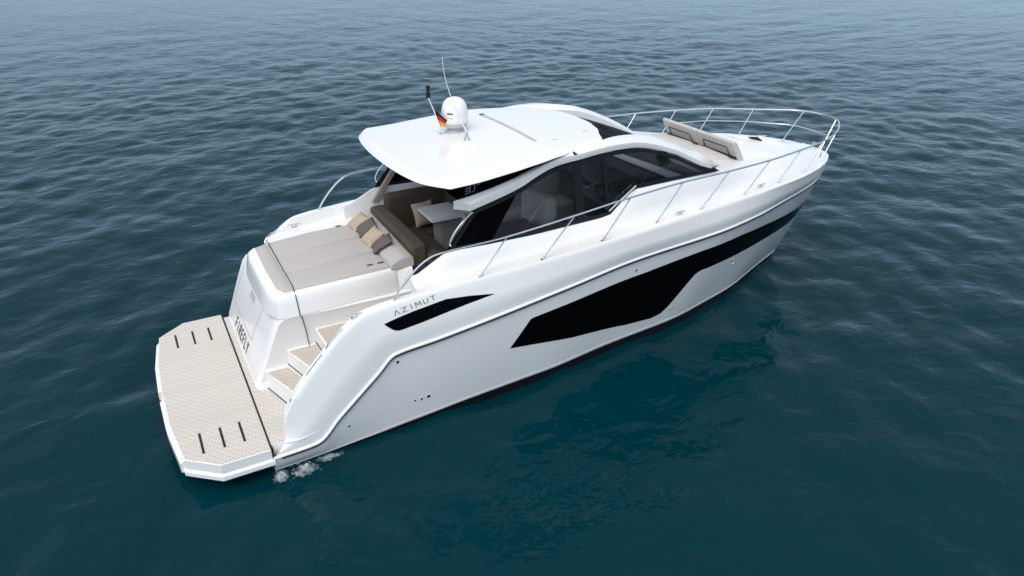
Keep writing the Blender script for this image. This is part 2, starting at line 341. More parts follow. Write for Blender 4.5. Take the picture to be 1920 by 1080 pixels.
# ---- deck moulding: rounded shoulder above the rub rail, gunwale, side deck, coaming and foredeck
DX = [2.0, 2.5, 4, 6, 8, 9, 10, 11, 11.8, 12.15]; DYv = [1.80, 1.80, 1.80, 1.78, 1.68, 1.52, 1.27, .88, .36, .08]
WX = [2.0, 2.42, 2.9, 3.6, 4.33, 5.72, 6.17, 7.0, 8.02, 8.5, 9, 10, 11, 11.8, 12.15]
WYv = [1.63, 1.62, 1.60, 1.59, 1.59, 1.585, 1.555, 1.55, 1.53, 1.42, 1.28, 1.05, .68, .24, .03]
WZ = [2.22, 2.30, 2.545, 2.525, 2.52, 2.56, 2.92, 2.935, 2.945, 2.875, 2.81, 2.70, 2.58, 2.47, 2.41]
def deck():
    m = MB(); r = line(RUB, TS); g = line(GUN, TS)
    rows = []
    for i, t in enumerate(TS):
        R0 = r[i]; G = g[i]; hh = G[2] - R0[2]; b = min(.06, .3 * hh)
        k = min(1, G[1] / .35)
        row = [tuple(p) for p in upper(np.full(7, t), np.array([0, .1, .28, .45, .55, .78, 1 - b / hh * .9]))]
        for dy, dz in ((.0, -.016), (.008, -.004), (.022, 0), (.06, .002), (.145, 0)):
            row.append((G[0], -max(0, G[1] - dy * k), G[2] + dz))
        rows.append(row)
    i6 = int(np.argmin(abs(g[:, 0] - 2.36)))
    m.grid(rows, flip=False)
    # inside of the stern wing, down to the steps
    inner = [[q[-1], (q[-1][0] + .02, q[-1][1] + .01, max(.40, q[-1][2] - .25)), (q[-1][0] + .02, q[-1][1] + .012, .40)] for q in rows[:i6 + 1]]
    m.grid(inner)
    m.poly(rows[0] + inner[0][1:] + [(0.02, -2.08, .25)], True)
    # side deck and coaming / foredeck trunk
    rows2 = []
    for i in range(i6, len(TS)):
        q = rows[i][-1]; x = q[0]; k = np.clip((12.33 - x) / .3, 0, 1)
        dy = min(np.interp(x, DX, DYv), abs(q[1])); wy = min(np.interp(x, WX, WYv), dy * .98); wz = np.interp(x, WX, WZ)
        wz = q[2] + (max(wz, q[2]) - q[2]) * k; dz = q[2] - .015
        o = .02 if x < 8 else .0
        row = [q, (x, -(dy + .02), dz), (x, -dy, dz + .006), (x, -(dy * .75 + wy * .25) , dz + .15 * (wz - dz)), (x, -(dy * .55 + wy * .45), dz + .42 * (wz - dz)), (x, -(dy * .32 + wy * .68), dz + .75 * (wz - dz)), (x, -(dy * .08 + wy * .92), wz - .012 * k), (x, -wy, wz)]
        if x >= 8.0:
            for f in (.93, .8, .6, .4, .2, 0): row.append((x, -wy * f, wz + .05 * (1 - f * f) * k))
        else:
            row += [(x, -(wy - .03), wz), (x, -(wy - .035), wz - .25), (x, -(wy - .035), 1.9), (x, -(wy - .035), 1.6), (x, -(wy - .035), 1.45), (x, -(wy - .035), 1.3)]
        rows2.append(row)
    m.grid(rows2)
    a = rows2[0]; m.poly([a[0]] + a[1:] + [(a[0][0], a[0][1], 1.3)])
    m.mirror()
    return m.build('deck_moulding', M['gel'], yacht, smooth=32)
DECK = deck()
# rub rail: white bead with a dark line below it
m = MB(); r = line(RUB, TS); m.tube([(x, -y - .012, z + .022) for x, y, z in r], .022, 8); m.mirror()
RUBO = m.build('rub_rail', M['gel'], yacht)
m = MB(); m.tube([(x + .0, -y - .020, z - .014) for x, y, z in r[1:]], .0125, 6); m.mirror(); m.build('rub_insert', M['seam'], RUBO)
# low shelf where the stern wing meets the hull side
for s in (1, -1):
    m = MB(); m.tube([(lambda v: (v[0], v[1] * s, v[2]))(on(upper, t, v, .0)) for t, v in ((.02, .86), (.15, .72), (.3, .58), (.45, .47), (.6, .39), (.8, .24))], [.018, .02, .018, .015, .010, .003], 8); m.build('wing_ledge', M['gel'], DECK)
# crease of the deck edge: thin joint line on the side deck
m = MB(); m.tube([(x, -np.interp(x, [2.4, 4, 6, 8, 10], [1.795, 1.79, 1.77, 1.68, 1.26]), np.interp(x, [g[0] for g in GUN], [g[2] for g in GUN]) - .008) for x in np.linspace(2.45, 9.2, 40)], .004, 5); m.mirror(); m.build('deck_joint', M['grey'], DECK)

# ---- lettering on the stern wing
def az(u, v): # u along 0..6 letters, v height 0..1
    t = 2.50 + .545 * u / 6.0; lo = .785 + (.855 - .785) * u / 6; hi = lo + .085
    return on(upper, t, lo + (hi - lo) * v, .006)
L = {'A': [[(0, 0), (.35, 1), (.7, 0)]], 'Z': [[(0, 1), (.65, 1), (0, 0), (.7, 0)]], 'I': [[(.1, 0), (.1, 1)]],
     'M': [[(0, 0), (.08, 1), (.38, .3), (.68, 1), (.76, 0)]], 'U': [[(0, 1), (.02, 0), (.62, 0), (.64, 1)]], 'T': [[(0, 1), (.7, 1)], [(.35, 1), (.35, 0)]]}
ADV = dict(zip('AZIMUT', (0, 1.05, 2.22, 2.90, 4.05, 5.12)))
for s in (1, -1):
    m = MB()
    for ch in 'AZIMUT':
        # on the port side the word runs from forward to aft
        fn = (lambda u, v: az(u, v)) if s > 0 else (lambda u, v: (lambda p: (p[0], -p[1], p[2]))(az(5.85 - u, v)))
        strokes(m, [[(ADV[ch] + a, b) for a, b in ln] for ln in L[ch]], fn, .12)
    m.build('name_lettering', M['silver'], DECK, smooth=0)

# ---- round fittings on the topsides
for t, v, rr in ((2.267, .907, .022), (1.254, .552, .017), (2.785, .285, .028), (2.671, .283, .019), (2.565, .294, .015), (6.522, .882, .02), (7.886, .192, .017), (7.963, .188, .017), (9.449, .488, .018), (9.592, .411, .018)):
    for s in (1, -1):
        m = MB(); p = np.array(on(side, t, v, 0)); q = np.array(on(side, t, v, .012)); nn = (q - p) / .012
        m.tube([p, p + nn * .012], rr, 14); m.cur = 1; m.tube([p + nn * .004, p + nn * .0135], rr * .6, 12)
        if s < 0: m.v = [(x, -y, z) for x, y, z in m.v]
        m.build('through_hull_fitting', [M['chrome'], M['blackm']], HULL)

# ---- swim platform
PL = [(-.015, -2.10), (-.66, -2.10), (-1.07, -1.76), (-1.165, -.9), (-1.185, 0), (-1.165, .9), (-1.07, 1.76), (-.66, 2.10), (-.015, 2.10)]
def off2(pts, d):
    out = []
    n = len(pts)
    for i in range(n):
        a = np.array(pts[i - 1]); b = np.array(pts[i]); c = np.array(pts[(i + 1) % n])
        e1 = (b - a) / np.linalg.norm(b - a); e2 = (c - b) / np.linalg.norm(c - b)
        n1 = np.array([-e1[1], e1[0]]); n2 = np.array([-e2[1], e2[0]]); q = n1 + n2; q /= max(.3, 1 + n1 @ n2)
        out.append(tuple(b + q * d))
    return out
m = MB()
sec = [(0.008, .455), (0, .447), (0, .30), (-.028, .27), (-.03, .21), (.0, .175), (.25, .16)]
rows = [[(x, y, z) for x, y in off2(PL, -d)] for d, z in sec]
m.grid(rows, closed=True); m.poly(rows[0]); m.poly(rows[-1], True)
PLAT = m.build('swim_platform', M['gel'], yacht, smooth=25)
m = MB(); t = off2(PL, -.014); m.prism([(x, y, .456) for x, y in t], [(x, y, .462) for x, y in t]); m.build('teak_deck', M['teak'], PLAT, smooth=0)
for a, b in ((1.86, .16), (-.10, -1.72)):
    m = MB(); ys = np.linspace(a, b, 10); ex = [-np.interp(abs(y), [0, .9, 1.76, 2.0], [1.185, 1.165, 1.07, .83]) for y in ys]
    m.grid([[(e - .0, y, .40), (e - .055, y, .37), (e - .06, y, .24), (e + .01, y, .2)] for e, y in zip(ex, ys)])
    m.poly([(ex[0], a, .40), (ex[0] - .055, a, .37), (ex[0] - .06, a, .24), (ex[0] + .01, a, .2)]); m.poly([(ex[-1], b, .40), (ex[-1] - .055, b, .37), (ex[-1] - .06, b, .24), (ex[-1] + .01, b, .2)], True)
    m.build('rubbing_strip', M['gel'], PLAT, smooth=20)
for x in (-.82, -.55, -.29):
    for a, b in ((-1.76, -1.29), (1.24, 1.70)):
        m = MB(); m.box(x - .016, x + .016, a, b, .460, .4665); m.build('drain_slot', M['blackm'], PLAT, smooth=0)
        m = MB(); m.box(x - .014, x + .014, b + .01, b + .05, .460, .466); m.build('slot_catch', M['grey'], PLAT, smooth=0)
m = MB(); m.box(-.012, .008, -2.08, 2.08, .2, .455); m.build('platform_gap', M['seam'], PLAT, smooth=0)

# ---- stern: garage block, transom, steps and cockpit floor
m = MB()
prof = [(.40, .05, -.64), (.47, .10, -.64), (.55, .115, -.60), (1.2, .37, -.665), (1.50, .50, -.69), (1.585, .57, -.72), (1.60, .62, -.69)]
py = 1.92
rows = [[(x, py, z), (x, 1.2, z), (x, .4, z), (x, y + .14, z), (x + .012, y + .05, z), (x + .05, y, z), (1.0, y, z), (2.2, y - .02, z), (2.72, y - .02, z)] for z, x, y in prof]
m.grid(rows); m.poly([p for p in rows[-1]] + [(2.72, py, 1.6)])
TRANS = m.build('transom', M['gel'], yacht, smooth=30)
# upper block under the sun pad
m = MB()
def ring(z, g):
    return [(.50 - g, .9, z), (.505 - g, 0, z), (.515 - g, -.42, z), (.60 - g * .4, -.62 - g, z), (.70, -.66 - g, z), (2.40, -.60 - g, z), (2.46, -.56 - g, z), (2.70, -.62 - g, z), (2.74, 1.55, z), (2.2, 1.62 + g, z), (1.0, 1.40 + g, z), (.62 - g * .3, 1.30 + g, z), (.52 - g, 1.16, z)]
rr = [ring(1.585, .055), ring(1.61, .075), ring(1.80, .035), ring(1.91, .012), ring(1.945, -.012), ring(1.955, -.04)]
m.grid(rr, closed=True); m.poly(rr[-1], True)
UP = m.build('sunpad_base', M['gel'], yacht, smooth=40)
# port side shelf between pad and wing
m = MB(); m.prism([(.80, 1.3, 1.5), (.80, 1.88, 1.5), (2.75, 1.88, 1.5), (2.75, 1.3, 1.5)], [(.85, 1.3, 1.93), (.95, 1.88, 1.86), (2.75, 1.88, 2.12), (2.75, 1.3, 1.99)]); m.build('side_shelf', M['gel'], TRANS, bevel=.02)
# transom door seam, grille and boat name
def tr(u, v): # on the sloping transom: u = distance to starboard from y=1.4, v = height above z=.5
    z = .55 + v; x = np.interp(z, [p[0] for p in prof], [p[1] for p in prof]); return (x - .006, 1.5 - u, z)
m = MB(); strokes(m, [[(-.25, .30), (-.2, .93)], [(-.25, .30), (1.25, .30), (1.42, .93)]], tr, .012); m.build('door_seam', M['grey'], TRANS, smooth=0)
m = MB(); m.grid([[tr(.60 + a, .74 + b) for b in (0, .1)] for a in (0, .1, .2, .3)]); m.build('vent_grille', M['grey'], TRANS, smooth=0)
FF = {'F': [[(0, 0), (0, 1), (.62, 1)], [(0, .52), (.52, .52)]], 'I': [[(.3, 0), (.3, 1)]], 'R': [[(0, 0), (0, 1), (.6, 1), (.6, .52), (0, .52)], [(.25, .52), (.62, 0)]],
      'E': [[(.62, 0), (0, 0), (0, 1), (.62, 1)], [(0, .52), (.52, .52)]], 'L': [[(0, 1), (0, 0), (.6, 0)]], 'Y': [[(0, 1), (.32, .48), (.64, 1)], [(.32, .48), (.32, 0)]]}
m = MB()
for i, ch in enumerate('FIREFLY'):
    strokes(m, [[((i + a * .74) * .156 + .17 + .02 * b, .035 + .168 * b) for a, b in ln] for ln in FF[ch]], tr, .028)
m.build('name_lettering', M['text'], TRANS, smooth=0)
# seam round the garage lid
m = MB(); m.tube([(.88, 1.42, 1.99), (.885, 1.3, 2.0), (.87, .4, 2.004), (.865, -.50, 2.0), (.862, -.60, 1.97), (.86, -.685, 1.90), (.87, -.735, 1.62), (.90, -.72, 1.55), (.93, -.695, 1.3), (.95, -.675, 1.02)], .0065, 6); m.build('lid_seam', M['seam'], UP)
# stern deck and steps
def riser(z): return {0: [(.008, 1.97), (.008, -1.99)], 1: [(.245, -.6), (.64, -1.88)], 2: [(.60, -.6), (.96, -1.88)], 3: [(1.055, -.45), (1.10, -1.88)]}[z]
lev = [.455, .77, 1.04, 1.30]; nm = ['stern_deck', 'step', 'step', 'cockpit_floor']
for k in range(4):
    a = riser(k); b = [(2.9, 1.9 if k == 0 else -.45), (2.9, -1.88)] if k < 3 else [(7.6, 1.5), (7.6, -1.55), (3.0, -1.58), (3.0, -1.88), ]
    pts = [a[0], a[1]] + (b[::-1] if k < 3 else [(2.45, -1.88), (2.45, -1.56), (7.6, -1.5), (7.6, 1.5), (2.7, 1.5), (2.7, -.45)])
    m = MB(); m.prism([(x, y, .25 if k == 0 else lev[k - 1] - .1) for x, y in pts], [(x, y, lev[k]) for x, y in pts])
    o = m.build(nm[k], M['gel'], yacht, bevel=.012)
    # teak sheet on the tread
    nx = riser(k + 1) if k < 3 else [(3.1, -.50), (3.1, -1.56)]
    tp = [(a[0][0] + .035, -.70 if k else -.74), (a[1][0] + .035, -1.85), (nx[1][0] - .02, -1.85), (nx[0][0] - .02, -.70)]
    if k == 3: tp = [(1.09, -.72), (1.13, -1.85), (2.4, -1.85), (2.5, -1.56), (3.2, -1.56), (3.2, -.72)]
    if k == 0:
        m = MB(); m.prism([(.014, 1.95, .456), (.014, -.655, .456), (.16, -.655, .456), (.16, 1.95, .456)], [(.014, 1.95, .461), (.014, -.655, .461), (.16, -.655, .461), (.16, 1.95, .461)]); m.build('teak_tread', M['teak'], o, smooth=0)
        tp = [(.014, -.66), (.014, -1.985), (.20, -1.985), (.22, -1.87), (nx[1][0] - .01, -1.85), (nx[0][0], -.66)]
    m = MB(); m.prism([(x, y, lev[k] + .001) for x, y in tp], [(x, y, lev[k] + .006) for x, y in tp]); m.build('teak_tread', M['teak2'] if k else M['teak'], o, smooth=0)
    if 0 < k < 4:
        m = MB(); p0 = np.array(a[0]); p1 = np.array(a[1]); q0 = p0 + (p1 - p0) * .1; m.tube([(*(p0 - [.006, 0]), lev[k - 1] + .012), (*(p1 - [.006, 0]), lev[k - 1] + .012)], .006, 5); m.build('riser_joint', M['seam'], o)
        if k > 1 or 1:
            q = p0 + (p1 - p0) * .62; m = MB(); m.box(q[0] - .02, q[0] + .005, q[1] - .03, q[1] + .03, lev[k - 1] + .10, lev[k - 1] + .13); m.build('step_light', M['blackm'], o, smooth=0)

# ---- sun pad and bolster
def cushion(pts, z0, z1, name, mt, parent, bev=.03, puff=.012):
    n = len(pts); m = MB(); a = off2(pts, .0); c = np.mean(pts, axis=0)
    sgn = 1 if sum((pts[i - 1][0] * p[1] - p[0] * pts[i - 1][1]) for i, p in enumerate(pts)) > 0 else -1
    rows = [[(*p, z0) for p in pts], [(*p, z1 - bev) for p in pts], [(*p, z1 - bev * .3) for p in off2(pts, sgn * bev * .3)], [(*p, z1) for p in off2(pts, sgn * bev)], [(*p, z1 + puff) for p in off2(pts, sgn * bev * 4)]]
    m.grid(rows, closed=True); m.poly(rows[-1]); m.poly(rows[0], True); return m.build(name, mt, parent, smooth=50)
def yl(x, f):
    lo = np.interp(x, [.63, 2.42], [-.585, -.535]); hi = np.interp(x, [.63, 2.2, 2.42], [1.27, 1.56, 1.50]); return lo + (hi - lo) * f
e = .001
PADS = empty('sun_pad'); PADS.parent = yacht
cushion([(.65, yl(.65, .10)), (.64, yl(.64, .5)), (.66, yl(.66, .97)), (.855, yl(.86, 1)), (.853, yl(.86, .5)), (.852, yl(.86, 0)), (.72, yl(.7, 0))], 1.94, 1.985, 'pad_cushion', M['cush'], PADS, .018)
for a, b in ((0, .318), (.321, .664), (.667, 1)):
    cushion([(.873, yl(.87, a) + e), (.873, yl(.87, b) - e), (1.6, yl(1.6, b) - e), (2.36, yl(2.36, b) - e), (2.36, yl(2.36, a) + e), (1.6, yl(1.6, a) + e)], 1.94, 1.985, 'pad_cushion', M['cush'], PADS, .018)
for x, y in ((2.12, 1.43), (2.3, 1.47), (2.1, -.36), (2.27, -.36)):
    m = MB(); m.box(x - .045, x + .045, y - .018, y + .018, 1.985, 2.006); m.build('pad_buckle', M['blackm'], PADS, smooth=0)
m = MB(); pr = [(2.36, 1.95), (2.37, 2.01), (2.40, 2.04), (2.54, 2.10), (2.58, 2.11), (2.71, 2.115), (2.735, 2.09), (2.74, 1.95)]
m.grid([[(x - .0 + .04 * f, -.60 + f * (1.48 + .60), z) for x, z in pr] for f in np.linspace(0, 1, 14)]); m.poly([(x, -.60, z) for x, z in pr], True); m.poly([(x + .04, 1.48, z) for x, z in pr])
m.build('head_bolster', M['cush'], yacht, smooth=50)

# ---- cockpit lounge
def bx(name, mt, parent, *c, bev=.04, seg=3):
    m = MB(); m.box(*c); return m.build(name, mt, parent, bevel=bev, seg=seg)
SOFA = empty('cockpit_sofa'); SOFA.parent = yacht
bx('sofa_back', M['brown2'], SOFA, 2.75, 3.03, -.46, 1.56, 1.32, 2.22, bev=.06)
bx('sofa_arm', M['brown2'], SOFA, 3.03, 3.28, -.46, -.25, 1.32, 2.02, bev=.06)
bx('sofa_seat', M['brown'], SOFA, 3.03, 3.62, -.44, 1.50, 1.32, 1.76, bev=.05)
bx('sofa_seat', M['brown'], SOFA, 3.62, 4.75, .98, 1.52, 1.32, 1.76, bev=.05)
bx('sofa_back', M['brown'], SOFA, 3.0, 4.25, 1.36, 1.55, 1.70, 2.44, bev=.09, seg=4)
bx('sofa_back', M['brown'], SOFA, 4.12, 4.36, .80, 1.54, 1.60, 2.52, bev=.11, seg=4)
TAB = bx('cockpit_table', M['table'], yacht, 3.50, 4.62, .44, 1.12, 2.165, 2.20, bev=.006)
bx('table_edge', M['gel'], TAB, 3.492, 4.628, .432, 1.128, 2.15, 2.168, bev=.003)
bx('table_leg', M['cabin'], TAB, 3.72, 4.4, .62, .96, 1.30, 2.15, bev=.01)

# ---- cushions lying loose on the boat: things of their own
def pillow(name, loc, rot, size, mt, label, th=.12):
    n = 14; m = MB(); top = []; bot = []
    for i in range(n + 1):
        rt = []; rb = []
        for j in range(n + 1):
            u = i / n * 2 - 1; v = j / n * 2 - 1
            px = u * (1 - .07 * (1 - v * v)) * size / 2; pyy = v * (1 - .07 * (1 - u * u)) * size / 2
            h = th * .5 * ((1 - u ** 4) * (1 - v ** 4)) ** .55 + .006 * math.sin(5 * u + 3 * v) * (1 - u * u)
            rt.append((px, pyy, h)); rb.append((px, pyy, -h))
        top.append(rt); bot.append(rb)
    m.grid(top); m.grid(bot, flip=True)
    o = m.build(name, mt, None, smooth=70); o.location = loc; o.rotation_euler = rot
    tag(o, label, 'pillow', 'scatter pillows in the stern')
    return o
PZ = 2.085
pillow('scatter_pillow', (2.43, 1.24, PZ), (0, R(-32), R(6)), .38, M['beige'], 'beige scatter pillow against the bolster at the port edge of the sun pad')
pillow('scatter_pillow', (2.47, .90, PZ + .02), (R(4), R(-30), R(-9)), .37, M['mauve'], 'grey brown scatter pillow on the sun pad lying between two beige pillows')
pillow('scatter_pillow', (2.43, .49, PZ), (0, R(-34), R(8)), .38, M['beige'], 'beige scatter pillow on the sun pad lying between two grey brown pillows')
pillow('scatter_pillow', (2.47, .12, PZ + .02), (R(-4), R(-30), R(-10)), .38, M['mauve'], 'grey brown scatter pillow at the starboard end of the row on the sun pad')
pillow('scatter_pillow', (3.66, 1.23, 2.02), (R(66), R(0), R(8)), .44, M['beige'], 'beige scatter pillow leaning on the dark brown sofa behind the grey table', .13)

# ------------------------------------------------------------------ superstructure
def yw(z): return 1.585 - (z - 2.55) * .075
WO = [(2.90, 2.55), (3.6, 2.53), (4.33, 2.525), (5.74, 2.565), (6.17, 2.925), (7.03, 2.94), (8.05, 2.95), (7.87, 3.035), (7.62, 3.075), (7.35, 3.205), (7.08, 3.335), (6.82, 3.43), (6.58, 3.505), (6.35, 3.56), (6.11, 3.585), (5.82, 3.59), (5.54, 3.575), (5.11, 3.53), (4.85, 3.51), (4.64, 3.47), (4.40, 3.385), (4.13, 3.27), (3.75, 3.17), (3.36, 3.085)]
def inset(pts, d):
    sgn = 1 if sum(pts[i - 1][0] * p[1] - p[0] * pts[i - 1][1] for i, p in enumerate(pts)) > 0 else -1
    return off2(pts, sgn * d)
WI = inset(WO, .055)
def wmap(p, o=0): return (p[0], -(yw(p[1]) + o), p[1])
GL = []
for s in (1, -1):
    fl = lambda q: [(x, y * s, z) for x, y, z in q]
    # black surround
    m = MB(); m.grid([fl([wmap(p, .012) for p in WO]), fl([wmap(p, .012) for p in WI]), fl([wmap(p, -.02) for p in WI]), fl([wmap(p, -.03) for p in WO])], closed=True)
    fr = m.build('window_frame', M['blackm'], yacht, smooth=20)
    # dark aft quarter of the glass, then pillars
    m = MB(); m.prism(fl([wmap(p, -.012) for p in [(2.88, 2.54), (3.58, 2.52), (4.12, 3.28), (3.36, 3.10)]]), fl([wmap(p, .006) for p in [(2.88, 2.54), (3.58, 2.52), (4.12, 3.28), (3.36, 3.10)]])); m.build('quarter_panel', M['black'], fr, smooth=0)
    for a, b, wd in (((5.20, 2.54), (5.12, 3.54), .075), ((5.74, 2.56), (5.60, 3.59), .028)):
        m = MB(); m.prism(fl([wmap(p, -.03) for p in [(a[0] - wd, a[1]), (a[0] + wd, a[1]), (b[0] + wd, b[1]), (b[0] - wd, b[1])]]), fl([wmap(p, .004) for p in [(a[0] - wd, a[1]), (a[0] + wd, a[1]), (b[0] + wd, b[1]), (b[0] - wd, b[1])]])); m.build('window_pillar', M['blackm'], fr, smooth=0)
    # glass: fan of a closed outline, real thickness kept thin
    m = MB(); m.poly(fl([wmap(p, -.004) for p in WI])); g = m.build('side_window', M['tint'], yacht, smooth=0, fix=False)
    GL.append(g)
    # pale inner lining of the aft pillar
    m = MB(); q = [(2.80, 2.30), (2.90, 2.28), (3.46, 3.06), (3.36, 3.08)]
    m.prism(fl([wmap(p, -.03) for p in q]), fl([wmap(p, -.10) for p in q])); m.build('pillar_lining', M['lining'], yacht, bevel=.01)
    # grab rail on the aft pillar
    m = MB(); m.tube(smoothline(fl([wmap(p, o) for p, o in (((2.95, 2.63), .02), ((2.93, 2.69), .05), ((3.0, 2.82), .06), ((3.14, 2.96), .06), ((3.27, 3.05), .05), ((3.33, 3.06), .02))]), 5), .013, 8); m.build('grab_rail', M['chrome'], yacht)
    # wing mirror like ledge seen on the sill
    m = MB(); m.tube(fl([wmap(p, .05) for p in ((5.70, 2.66), (6.22, 2.99))]), .012, 8); m.build('sill_rail', M['chrome'], fr)

# ---- roof
def hw(x): return np.interp(x, [2.5, 2.94, 3.5, 4, 4.5, 4.85, 5.2, 5.6, 6.3], [1.78, 1.78, 1.755, 1.71, 1.635, 1.55, 1.42, 1.32, 1.20])
def zb(x): return np.interp(x, [2.5, 2.94, 3.35, 4, 4.7, 5.3, 6.2], [3.53, 3.53, 3.545, 3.60, 3.655, 3.655, 3.63])
def xaft(s):
    y = abs(s) * 1.78; return np.interp(y, [0, .45, .9, 1.2, 1.36, 1.5, 1.78], [2.48, 2.49, 2.53, 2.58, 2.62, 2.70, 2.90])
def xfwd(s): return np.interp(abs(s), [0, .3, .62, .8, 1], [6.12, 6.11, 6.00, 5.86, 5.75])
def roof():
    S = np.unique(np.concatenate([np.linspace(-1, 1, 37), [-.985, -.96, -.94, -.926, -.91, -.895, .895, .91, .926, .94, .96, .985]])); T = np.unique(np.concatenate([np.linspace(0, 1, 36), [.0045, .0115, .0165, .0215, .0265, .036, .045]]))
    top = []; bot = []
    for t in T:
        rt = []; rb = []
        for s in S:
            x = xaft(s) + (xfwd(s) - xaft(s)) * t; wv = hw(x); y = s * wv
            b = zb(x); crown = np.interp(x, [2.5, 3.2, 4.2, 5.2, 6.2], [.115, .135, .145, .145, .125])
            ds = (1 - abs(s)) * wv; dt = t * (xfwd(s) - xaft(s))
            th = .075 + (crown - .075) * (1 - s * s * .85)
            sw = np.interp(x, [2.5, 3.0, 4.6, 5.2], [.17, .17, .12, .06]); e1 = min(1, ds / sw); e2 = min(1, dt / .07); e = min(e1, e2)
            edge = .022
            if e < 1: zt = edge + (th - .012 - edge) * e
            else: zt = th - .012 + .012 * min(1, max(0, min((ds - sw) / .05, (dt - .07) / .05)))
            rt.append((x, y, b + zt))
            rb.append((x + .03 * (1 - e2), y * (1 - .02 * (1 - e1)), b + (.02 if e1 == 1 and e2 == 1 else 0)))
        top.append(rt); bot.append(rb)
    m = MB(); m.grid(top); m.grid(bot, flip=True)
    per = lambda g: [r[0] for r in g] + g[-1][1:] + [r[-1] for r in g[::-1]][1:] + g[0][::-1][1:-1]
    m.grid([per(top), per(bot)], closed=True)
    return m.build('hardtop', M['gel'], yacht, smooth=24)
ROOF = roof()
def rz(x, y):
    s = min(1, abs(y) / hw(x)); b = zb(x); crown = np.interp(x, [2.5, 3.2, 4.2, 5.2, 6.2], [.115, .135, .145, .145, .125]); return b + .075 + (crown - .075) * (1 - s * s * .85)
# sliding hatch joint, and small marks beside it
m = MB(); rows = [[(4.70 + dx, y, rz(4.7, y) + .004) for dx in (-.03, .03)] for y in np.linspace(.86, -.98, 20)]; m.grid(rows); m.build('hatch_joint', M['grey'], ROOF, smooth=0)
m = MB(); m.box(4.66, 4.74, .84, .90, rz(4.7, .87), rz(4.7, .87) + .012); m.build('hatch_latch', M['blackm'], ROOF, bevel=.004)
for x, y in ((5.0, -1.05), (5.72, -.80)):
    m = MB(); m.box(x - .05, x + .05, y - .015, y + .015, rz(x, y) - .01, rz(x, y) + .006); m.build('roof_vent', M['grey'], ROOF, bevel=.003)

# ---- side arches: the white beam that leaves the hardtop aft and sweeps down to the foredeck forward
AX = [3.22, 3.36, 3.75, 4.13, 4.40, 4.64, 4.85, 5.11, 5.54, 5.82, 6.11, 6.35, 6.58, 6.82, 7.08, 7.35, 7.62, 7.84, 8.05]
AZ_ = [3.07, 3.105, 3.195, 3.30, 3.415, 3.50, 3.54, 3.56, 3.60, 3.615, 3.61, 3.585, 3.53, 3.455, 3.36, 3.23, 3.10, 3.025, 2.98]
TX = [3.05, 3.4, 4.0, 4.55, 4.95, 5.5, 5.9, 6.36, 6.74, 7.09, 7.45, 7.81, 8.15, 8.45]
TY = [1.46, 1.45, 1.45, 1.45, 1.42, 1.36, 1.24, 1.16, 1.15, 1.15, 1.16, 1.17, 1.19, 1.2]
TZ = [3.25, 3.295, 3.42, 3.58, 3.67, 3.725, 3.745, 3.715, 3.655, 3.545, 3.395, 3.225, 3.04, 2.86]
for s in (1, -1):
    m = MB(); rows = []
    for k in np.linspace(0, 1, 60):
        x = 3.30 + (7.84 - 3.30) * k; xt = 3.14 + (8.40 - 3.14) * k
        zl = float(pchip(AX, AZ_, x)[0]); yl_ = yw(zl) + .02; ty = float(pchip(TX, TY, xt)[0]); tz = float(pchip(TX, TZ, xt)[0])
        cr = (x - .03, yl_ + .01, zl + (.10 if x < 5 else .085)); dz = tz - cr[2]
        mid = ((cr[0] * .5 + xt * .5), (cr[1] * .5 + ty * .5) + .012, cr[2] + dz * .55)
        rows.append([(x, -(yl_ - .05), zl - .006), (x, -yl_, zl - .002), (x, -(yl_ + .008), zl + .012), (cr[0], -cr[1], cr[2]), tuple((mid[0], -mid[1], mid[2])), (xt, -(ty + .03), tz - .006), (xt, -ty, tz - .012), (xt, -(ty - .13), tz - .075), (xt, -(ty - .14), tz - .2)])
    m.grid(rows, closed=True); m.poly(rows[0]); m.poly(rows[-1], True)
    m.v = [(x, y * s, z) for x, y, z in m.v]
    o = m.build('side_arch', M['gel'], yacht, smooth=30)
    m = MB(); xx, zz = 4.86, 3.62; yy = 1.525
    m.tube([(5.08, -s * 1.46, 3.655), (5.085, -s * 1.535, 3.645)], .03, 12); m.build('side_light', M['blackm'], o)
    # black infill between beam and hardtop with the number on it
    q = [(2.98, 3.52), (3.02, 3.36), (3.2, 3.20), (3.6, 3.24), (4.0, 3.36), (4.55, 3.53), (4.95, 3.66), (4.6, 3.66), (3.9, 3.61), (3.4, 3.575)]
    m = MB(); m.prism([(x, -s * 1.37, z) for x, z in q], [(x, -s * 1.415, z) for x, z in q]); inf = m.build('infill_panel', M['black'], yacht, smooth=0)
    m = MB(); fn = lambda u, v: (3.30 + u * .22 + .02 * (v - .5) , -s * 1.418, 3.285 + .045 * u + v * .20)
    lines = [[(-.0, .05), (.32, .05), (.34, .62), (.0, .62)], [(0, .24), (.3, .24)], [(0, .43), (.3, .43)], [(0, .8), (.3, .86), (.62, .92)], [(.46, .04), (.6, .04), (.68, .22), (.62, .58), (.46, .58)], [(.85, .40), (1.05, .43)]]
    strokes(m, lines if s > 0 else [[(.7 - a, b) for a, b in l] for l in lines], fn, .055); m.build('number_mark', M['textl'], inf, smooth=0)

